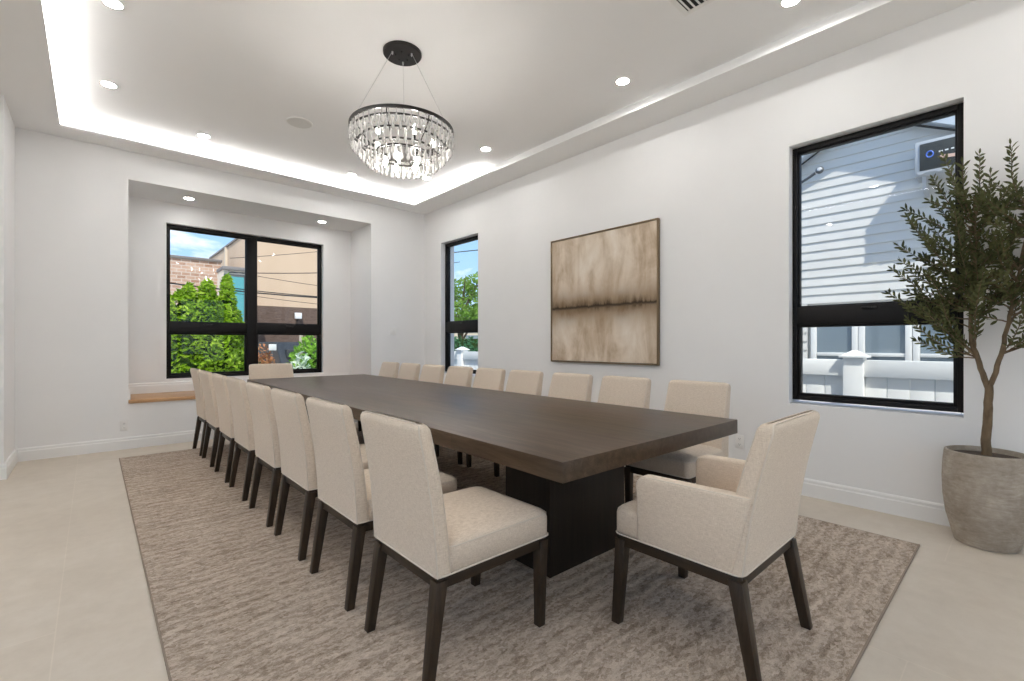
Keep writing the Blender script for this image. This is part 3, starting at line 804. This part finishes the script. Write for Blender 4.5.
# band of three low windows
m = MB()
segs = [(.565, .48), (.155, .035), (.035-.0, .0)]
wz0, wz1 = .40, 1.62
for k, (ya, yb) in enumerate(((.50, .145), (.02, -.335), (-.46, -.82), (-.945, -1.30))):
    fr = MB(); frame_ring(fr, 'x', -.03, .03, yb-.06, ya+.06, hz(wz0), hz(wz1), .058); fr.box(-.02, .02, yb, ya, hz(1.05), hz(1.09))
    wn = fr.build('window', M['vinyl'], hs, bevel=.004)
    MB().box(.0, .008, yb, ya, hz(wz0+.05), hz(wz1-.05)).build('pane', M['hglass'], wn)

# window air conditioner in the neighbour's wall
a = empty('air_conditioner', (6.3, .30, 2.91))
M['acgrey'] = plain('appliance_grey', (.50,.51,.52), .45); M['acscreen'] = varied('dark_grille', (.035,.038,.036), (.06,.065,.06), 60, .5)
tag(a, 'wall air conditioner with a dark grille front on the white sided house', 'air conditioner')
MB().box(0, .27, -.47, .47, .0, .36).build('casing', M['acgrey'], a, bevel=.012)
MB().box(-.012, .004, -.43, .43, .055, .325).build('grille', M['acscreen'], a, bevel=.004)
m = MB(); 
for k in range(7): m.box(-.02, .0, -.44+k*.14, -.40+k*.14, .012, .026)
m.box(-.016, .004, -.45, .45, .022, .045); m.build('front_rail', M['acgrey'], a, bevel=.002)
m = MB().tube([(-.015, .352+.026*cos(t), .205+.030*sin(t)) for t in [2*pi*i/20 for i in range(20)]], .0065, 6, closed=True); m.build('badge_ring', plain('badge_blue', (.10,.22,.75), .4), a, smooth=60)
m = MB()
for k, w_ in enumerate((.030,.026,.022,.030,.026)): m.box(-.016, -.012, .285-k*.045-w_, .285-k*.045, .205+k*.002, .219+k*.002)
m.build('badge_dashes', M['white'], a)
m = MB(); m.rloft([(0,-.075,.075,-.016,.016,.015),(.006,-.075,.075,-.016,.016,.015)])
pl = m.build('badge_plate', plain('badge_pink', (.75,.50,.40), .4), a); pl.location = (-.012, .205, .150); pl.rotation_euler = (0, -pi/2, 0); pl.rotation_euler = (R(90), R(6), -pi/2)
m = MB(); 
for yy in (-.36, .40): m.hexa([(.05,yy-.015,-.14),(.31,yy-.015,-.16),(.31,yy+.015,-.16),(.05,yy+.015,-.14)], [(.02,yy-.015,0),(.31,yy-.015,0),(.31,yy+.015,0),(.02,yy+.015,0)])
m.build('bracket', M['acgrey'], a)
# flood light arm and cables on the house
fl = empty('outdoor_lamp', (6.42, 1.66, 3.2)); M['lampgrey'] = plain('lamp_grey', (.09,.095,.10), .5)
tag(fl, 'dark outdoor lamp on an angled arm against the white siding', 'lamp')
MB().tube([(.15,.42,-.14),(.02,.22,-.045),(.0,.10,.0),(-.01,.03,.035)], [.02,.017,.015,.018], 10).build('arm', M['lampgrey'], fl, smooth=60)
m = MB().lathe([(.01,-.03),(.035,-.022),(.045,0),(.040,.016),(.028,.022)], n=20); hd = m.build('lamp_head', M['lampgrey'], fl, smooth=50); hd.location = (-.02, -.02, .055); hd.rotation_euler = (R(20), R(-70), R(-20))
MB().lathe([(.027,.0215),(.024,.026),(.012,.028)], n=20).build('lens', M['acgrey'], hd, smooth=50)
m = MB().tube([(6.55, 2.6, 3.02), (6.52, 1.9, 3.395), (6.5, 1.58, 3.57), (6.5, 1.30, 3.73)], .010, 6).build('power_cable', M['dark'])
tag(m, 'black cable slanting up the siding above the outdoor lamp', 'cable')
m = MB().tube([(6.55, 1.0, 3.60), (6.5, .83, 3.545), (6.48, .48, 3.36), (6.48, -.3, 2.98)], .012, 6).build('power_cable', M['dark'])
tag(m, 'black cable slanting down above the air conditioner', 'cable')

# white vinyl fence between the houses
fn = empty('white_fence', (5.75, 0, GZ)); tag(fn, 'white vinyl privacy fence with capped posts between the houses', 'fence')
posts = [-1.09, 1.17, 3.43, 5.69, 7.95, 10.21]
for y in posts:
    po = MB().box(-.065, .105, y-.085, y+.085, 0, hz(1.06)).build('post', M['vinyl'], fn, bevel=.006)
    MB().prism([(y-.085, 0), (y+.085, 0), (y+.085, .001), (y-.085, .001)], 'x', -.065, .105)
    cpv = MB(); zc = hz(1.055)
    cpv.hexa([(-.095,y-.115,zc),(.135,y-.115,zc),(.135,y+.115,zc),(-.095,y+.115,zc)], [(-.095,y-.115,zc+.022),(.135,y-.115,zc+.022),(.135,y+.115,zc+.022),(-.095,y+.115,zc+.022)])
    cpv.hexa([(-.080,y-.10,zc+.022),(.12,y-.10,zc+.022),(.12,y+.10,zc+.022),(-.080,y+.10,zc+.022)], [(.0,y-.02,zc+.075),(.04,y-.02,zc+.075),(.04,y+.02,zc+.075),(.0,y+.02,zc+.075)])
    cpv.build('post_cap', M['vinyl'], po, bevel=.003)
for ya, yb in zip(posts[:-1], posts[1:]):
    m = MB().box(-.035, .075, ya+.085, yb-.085, hz(.866), hz(1.033)); m.box(-.035, .075, ya+.085, yb-.085, .05, .20); m.build('rail', M['vinyl'], fn, bevel=.005)
    m = MB(); y = ya+.085; n = 12; st = (yb-ya-.17)/n
    for k in range(n): m.box(.008, .032, y+k*st+.003, y+(k+1)*st-.003, .18, hz(.88))
    m.build('fence_boards', M['vinyl'], fn, bevel=.003)

# leafy plants
def leafball(mb, fn_pt, n, ln, wd, droop=.0):
    for _ in range(n):
        p_, nrm = fn_pt()
        d = Vector((random.gauss(0,1), random.gauss(0,1), random.gauss(0,.7)-droop)) + nrm*.9; d.normalize()
        s = d.cross(nrm + Vector((random.uniform(-.4,.4),)*3)); 
        if s.length < 1e-4: continue
        s.normalize(); l = ln*random.uniform(.6,1.3); w_ = wd*random.uniform(.7,1.2); up = nrm*l*.12
        mb.add([p_-d*l*.5, p_+s*w_*.5+up, p_+d*l*.5, p_-s*w_*.5+up], [(0,1,2,3)])
def blob(cx, cy, cz, rx, ry, rz):
    def f():
        v = Vector((random.gauss(0,1), random.gauss(0,1), random.gauss(0,1))).normalized()
        k = random.uniform(.72, 1.06)
        return Vector((cx+v.x*rx*k, cy+v.y*ry*k, cz+v.z*rz*k)), v
    return f
hg = empty('hedge', (.6, 10.3, GZ)); tag(hg, 'tall bright green leafy hedge outside the left panes of the big window', 'hedge')
m = MB(); core = MB()
lumps = []
x = -2.6
while x < 1.15:
    lumps.append((x, random.uniform(-.1,.1), random.uniform(.55,.7), random.uniform(.62,.85), 2.85+random.uniform(-.15,.35))); x += random.uniform(.30,.42)
lumps += [(1.0,0,.5,.7,3.10), (.72,.05,.4,.6,3.0), (1.32,0,.33,.6,3.22), (1.22,-.25,.35,.55,2.5), (1.50,.1,.26,.5,2.55)]
for (lx, ly, rx, ry, top) in lumps:
    h = top/2
    core.lathe([(rx*.12, 0), (rx*.62, .15), (rx*.70, top*.4), (rx*.45, top*.75), (.03, top*.93)], (lx, ly, 0), 10)
    def cone():
        u = random.random()**.8; a = random.uniform(0, 2*pi); k = random.uniform(.8, 1.1)
        prof = (1-u)**.55 if u > .25 else .86
        v = Vector((cos(a), sin(a), .35)); 
        return Vector((lx+rx*prof*k*cos(a), ly+ry*prof*k*sin(a), top*u)), v
    leafball(m, cone, 1700 if lx > -.6 else 450, .135, .05, .25)
core.build('stems', M['hedgecore'], hg); m.raw('foliage', M['hedge'], hg)
def shrub(name, loc, rad, n, ln, wd, mat, label, cat='shrub'):
    r = empty(name, loc); tag(r, label, cat)
    core = MB().lathe([(rad[0]*.1,0),(rad[0]*.6,rad[2]*.4),(rad[0]*.66,rad[2]),(rad[0]*.35,rad[2]*1.6)], n=10); core.build('stems', M['hedgecore'], r)
    m = MB(); leafball(m, blob(0,0,rad[2],*rad), n, ln, wd); m.raw('foliage', mat, r); return r
shrub('green_shrub', (3.98, 11.7, GZ), (.55,.55,1.03), 1500, .16, .07, M['shrub'], 'round bright green shrub outside the lower right pane of the big window')
shrub('russet_shrub', (2.86, 11.6, GZ), (.30,.30,.92), 700, .11, .05, M['redleaf'], 'reddish brown shrub outside, beside the hedge at the window mullion')
shrub('pale_shrub', (3.47, 10.9, GZ), (.27,.27,.86), 300, .20, .07, M['paleleaf'], 'pale variegated plant outside, in front of the green shrub')
# dark car parked across the yard
cr = empty('parked_car', (5.25, 16.5, GZ)); tag(cr, 'dark grey car parked outside behind the shrubs, seen through the big window', 'car')
M['carpaint'] = plain('grey_car_paint', (.025,.029,.034), .5, .2); M['tyre'] = plain('tyre', (.012,.012,.012), .8)
prof = [(-2.2,.35),(-2.25,.75),(-2.15,1.05),(-1.2,1.18),(-.6,1.85),(-.4,1.95),(1.5,1.95),(1.95,1.85),(2.2,1.15),(2.25,.7),(2.2,.35)]
MB().prism(prof, 'x', -.95, .95).build('body', M['carpaint'], cr, bevel=.06, bseg=3)
MB().box(-.75, .75, -1.02, -.70, 1.28, 1.72).build('windscreen', M['carpaint'], cr, bevel=.05)
MB().box(-.35, .35, -2.28, -2.20, .62, .76).build('number_plate', M['white'], cr)
for sx in (-.75, .75): MB().rloft([(-.04,-.16,.16,-.07,.07,.05),(.04,-.16,.16,-.07,.07,.05)]).build('headlight', M['acgrey'], cr); 
for o_ in [q for q in bpy.data.objects if q.parent == cr and q.name.startswith('headlight')]:
    k = 1 if o_.name.endswith('001') else -1; o_.location = (k*.66, -2.2, .95); o_.rotation_euler = (pi/2, 0, 0)
for sx in (-.95, .95):
    for y in (-1.4, 1.4):
        wh = MB().lathe([(.2,-.11),(.34,-.10),(.36,0),(.34,.10),(.2,.11)], n=24).build('wheel', M['tyre'], cr, smooth=40); wh.location = (sx*.9, y, .36); wh.rotation_euler = (0, pi/2, 0)
sg = empty('yard_sign', (3.43, 13, GZ)); tag(sg, 'small white yard sign on a thin stake beside the russet shrub', 'sign')
MB().box(-.012,.012,-.012,.012,0,1.7).build('stake', M['lampgrey'], sg); MB().box(-.09,.09,-.02,-.01,1.72,1.88).build('sign_panel', M['vinyl'], sg, bevel=.003)
o = MB().box(4.42, 4.50, 14.0, 14.08, GZ, 1.75).build('timber_post', plain('post_wood', (.42,.36,.28), .8), bevel=.008); tag(o, 'pale timber post standing behind the green shrub', 'post')
# brick building, beige building
def brick_mat():
    m = Mat('old_brick'); br = m.n('ShaderNodeTexBrick'); mp = m.n('ShaderNodeMapping'); mp.inputs['Rotation'].default_value = (pi/2, 0, 0)
    tc = m.n('ShaderNodeTexCoord'); m.l(tc.outputs['Object'], mp.inputs['Vector']); m.l(mp.outputs[0], br.inputs['Vector'])
    br.inputs['Scale'].default_value = 1; br.inputs['Brick Width'].default_value = .30; br.inputs['Row Height'].default_value = .13; br.inputs['Mortar Size'].default_value = .014
    br.inputs['Color1'].default_value = (.36,.20,.13,1); br.inputs['Color2'].default_value = (.56,.37,.27,1); br.inputs['Mortar'].default_value = (.58,.50,.43,1)
    n = m.noise(m.coord('Object'), 2.2, 6, .65); c = m.mix(m.ramp(n, [(.45,(0,0,0)),(.75,(.45,.45,.45))]), br.outputs['Color'], (.66,.55,.47))
    m.l(c, m.b.inputs['Base Color']); m.b.inputs['Roughness'].default_value = .9; return m.m
M['brick'] = brick_mat(); M['coping'] = plain('coping', (.22,.20,.19), .8)
bk = empty('brick_building', (0, 22, GZ)); tag(bk, 'weathered brick building beyond the hedge, at the left of the big window', 'building')
MB().box(-6, 3.87, 0, 3, 0, hz(4.5)).build('wall', M['brick'], bk); MB().box(-6.05, 3.92, -.06, 3.05, hz(4.5), hz(4.60)).build('coping', M['coping'], bk, bevel=.01)
M['stucco'] = varied('beige_stucco', (.60,.435,.30), (.66,.49,.35), .8, .9, .1, 10); M['stucco2'] = varied('cream_stucco', (.66,.57,.46), (.72,.63,.52), .8, .9)
M['brownband'] = varied('brown_brick_base', (.10,.065,.05), (.17,.115,.09), 4, .9, 0, stretch=(1,1,6))
bg = empty('beige_building', (4.48, 20, GZ)); tag(bg, 'tall beige stucco building with a dark brown base, across the yard', 'building')
MB().box(0, 6.5, 0, 8.1, hz(2.67), hz(5.53)).build('wall', M['stucco'], bg)
MB().box(-.05, 6.55, -.05, 8.15, hz(5.53), hz(5.61)).build('coping', M['coping'], bg)
MB().box(-.02, 6.52, -.04, 8.1, 0, hz(2.67)).build('base_band', M['brownband'], bg)
MB().box(-.10, 0, 4.0, 4.14, hz(2.7), hz(5.5)).build('downpipe', M['stucco2'], bg)
tb = empty('low_annex', (3.33, 18.5, GZ)); tag(tb, 'low cream annex with a teal window between brick and beige buildings', 'building')
M['teal'] = plain('teal_glass', (.10,.36,.38), .2, 0, .6)
MB().box(0, .74, 0, 1.0, 0, hz(3.80)).build('wall', M['stucco2'], tb); MB().box(-.03, .77, -.10, 1.03, hz(3.74), hz(3.86)).build('coping', M['coping'], tb, bevel=.01)
wn = MB(); frame_ring(wn, 'y', -.05, .02, .01, .66, hz(1.6), hz(3.60), .035); wn = wn.build('window', M['lampgrey'], tb); MB().box(.045, .625, -.02, .0, hz(1.65), hz(3.53)).build('pane', M['teal'], wn)
fl = empty('wall_floodlight', (6.18, 19.95, 2.2)); tag(fl, 'square white floodlight on the brown base of the beige building', 'lamp')
MB().box(-.13, .13, -.22, -.12, .0, .24).build('lamp_head', M['vinyl'], fl, bevel=.01); MB().tube([(0,0,-.08),(0,-.1,-.08),(0,-.16,0)], .025, 8).build('bracket', M['dark'], fl)
# overhead wires
wires = [((1.279,2.567),(2.848,2.48),.018,'thick black overhead wire crossing in front of the hedge and brick building'),
         ((3.095,3.408),(4.605,3.735),.007,'topmost thin overhead wire, rising to the right, in front of the beige building'),
         ((3.095,3.003),(4.605,3.159),.011,'second overhead wire from the top, nearly level, in front of the beige building'),
         ((3.095,2.953),(4.605,2.83),.007,'thin overhead wire falling to the right in front of the beige building'),
         ((3.095,2.574),(4.605,2.528),.013,'thick overhead wire just above the brown base of the beige building'),
         ((3.095,2.448),(4.605,2.336),.007,'lowest thin overhead wire along the top of the brown base')]
for i, (a_, b_, r_, lab) in enumerate(wires):
    y = 13 + i*.12; s_ = (b_[1]-a_[1])/(b_[0]-a_[0])
    xs = (-3, 9) if i == 0 else (2.5, 9.5)
    zf_ = lambda x: a_[1] + s_*(x-a_[0]) + .012*((x-a_[0])*(x-b_[0]))
    o = MB().tube([(x_, y, zf_(x_)) for x_ in [xs[0]+(xs[1]-xs[0])*k/16 for k in range(17)]], r_, 5).build('overhead_wire', M['dark'], None, smooth=60)
    tag(o, lab, 'wire', 'overhead wires')
# seen through the narrow far side window: tree, green hedge, pale house, wire
tre = empty('yard_tree', (12.6, 17.4, GZ)); tag(tre, 'broad leafy green tree seen through the narrow side window', 'tree')
m = MB().tube([(0,0,0),(.05,0,1.2),(-.05,.1,2.4),(.1,0,3.6)], [.16,.13,.10,.05], 10)
for k in range(9):
    a_ = k*.7; m.tube([(0,0,2.0+k*.15),(.6*cos(a_),.6*sin(a_),2.8+k*.2),(1.3*cos(a_),1.3*sin(a_),3.2+k*.25)], [.06,.04,.015], 6)
m.build('trunk', M['bark'], tre, smooth=60)
m = MB()
for (cx, cy, cz, r_) in ((0,0,3.7,1.0),(-.7,-.3,3.3,.8),(.8,-.4,3.6,.9),(.5,-.6,4.6,.7),(.9,-.9,4.9,.5),(-.3,.5,3.3,.9),(0,-.8,3.0,.7),(-1.0,.3,2.9,.6),(1.3,.2,3.2,.8),(.2,.4,4.4,.7)):
    leafball(m, blob(cx, cy, cz, r_, r_, r_*.75), 420, .20, .10)
m.raw('foliage', M['treeleaf'], tre)
o = MB(); o.tube([(8, 19, 4.9), (11.421, 16.634, 5.10), (12.285, 15.854, 5.22), (16, 13, 5.5)], .02, 6); o = o.build('overhead_wire', M['dark'], None, smooth=60); tag(o, 'black wire against blue sky seen through the narrow side window', 'wire', 'overhead wires')
gh = empty('green_hedge', (11.8, 16.0, GZ), R(-50)); tag(gh, 'low dark green hedge behind the white fence, seen through the narrow side window', 'hedge')
MB().box(-3.0, 3.0, .1, .6, 0, 2.1).build('stems', M['hedgecore'], gh)
M['dkleaf'] = leaf_mat('dark_hedge_leaf', (.02,.10,.04), (.06,.20,.09), (.14,.32,.17), 2, .25)
m = MB()
def hp():
    return Vector((random.uniform(-3,3), random.uniform(-.05,.1), random.uniform(.8,2.2))), Vector((0,-1,.3))
leafball(m, hp, 1500, .16, .08); m.raw('foliage', M['dkleaf'], gh)
ph = empty('pale_house', (15.6, 20.5, GZ), R(-50)); tag(ph, 'pale distant house behind the tree, seen through the narrow side window', 'house')
MB().box(-3.5, 3.5, 0, 4, 0, 2.75).build('wall', M['stucco2'], ph); MB().prism([(-3.8,2.75),(3.8,2.75),(0,3.6)], 'y', -.2, 4.2).build('roof', M['coping'], ph)
for xw in (-1.6, 0, 1.6): MB().box(xw-.4, xw+.4, -.03, .02, 1.3, 2.35).build('window', M['hglass'], ph)

# ================================================================== LIGHT, SKY, CAMERA
W = bpy.data.worlds.new('sky'); SC.world = W; W.use_nodes = True
nt = W.node_tree; bgk = nt.nodes['Background']
def wn_(t, **kw):
    n = nt.nodes.new(t)
    for k, v_ in kw.items(): n.inputs[k].default_value = v_
    return n
tc = wn_('ShaderNodeTexCoord'); sep = wn_('ShaderNodeSeparateXYZ'); nt.links.new(tc.outputs['Generated'], sep.inputs[0])
gr = wn_('ShaderNodeValToRGB'); cr_ = gr.color_ramp; cr_.elements[0].position = 0; cr_.elements[0].color = (.62,.76,.93,1); cr_.elements[1].position = .6; cr_.elements[1].color = (.13,.33,.72,1)
e = cr_.elements.new(.16); e.color = (.36,.58,.88,1)
nt.links.new(sep.outputs['Z'], gr.inputs['Fac'])
mp = wn_('ShaderNodeMapping'); mp.inputs['Scale'].default_value = (3, 3, 6); mp.inputs['Location'].default_value = (2.1, .2, .9); nt.links.new(tc.outputs['Generated'], mp.inputs['Vector'])
ns = wn_('ShaderNodeTexNoise', Scale=1.5, Detail=7, Roughness=.55, Distortion=.3); nt.links.new(mp.outputs[0], ns.inputs['Vector'])
rp = wn_('ShaderNodeValToRGB'); rp.color_ramp.elements[0].position = .515; rp.color_ramp.elements[0].color = (0,0,0,1); rp.color_ramp.elements[1].position = .60; rp.color_ramp.elements[1].color = (1,1,1,1)
nt.links.new(ns.outputs['Fac'], rp.inputs['Fac'])
mx = nt.nodes.new('ShaderNodeMix'); mx.data_type = 'RGBA'; nt.links.new(rp.outputs['Color'], mx.inputs[0]); nt.links.new(gr.outputs['Color'], mx.inputs[6]); mx.inputs[7].default_value = (.95,.96,.98,1)
nt.links.new(mx.outputs[2], bgk.inputs['Color']); bgk.inputs['Strength'].default_value = 1.3
sun = bpy.data.lights.new('sun', 'SUN'); sun.energy = 4.5; sun.angle = R(.6); sun.color = (1,.95,.87)
so = link(bpy.data.objects.new('sun', sun)); so.rotation_euler = Vector((.30,.50,-.81)).to_track_quat('-Z', 'Y').to_euler()

cam = bpy.data.cameras.new('camera'); co = link(bpy.data.objects.new('camera', cam)); SC.camera = co
co.location = (0, 0, 1.2); co.rotation_euler = (pi/2, 0, -.7345)
cam.sensor_width = 36; cam.lens = 464.12/1024*36; cam.shift_y = 2.9/1024; cam.clip_start = .05; cam.clip_end = 500
vs = SC.view_settings; SC.display_settings.display_device = 'sRGB'
vs.view_transform = 'Standard'; vs.look = 'None'; vs.gamma = 1; vs.exposure = 0.22; vs.use_curve_mapping = False
cy = SC.cycles; cy.use_denoising = True; cy.max_bounces = 14; cy.diffuse_bounces = 8; cy.glossy_bounces = 6; cy.transmission_bounces = 10; cy.transparent_max_bounces = 16
cy.caustics_reflective = False; cy.caustics_refractive = False; cy.sample_clamp_indirect = 6
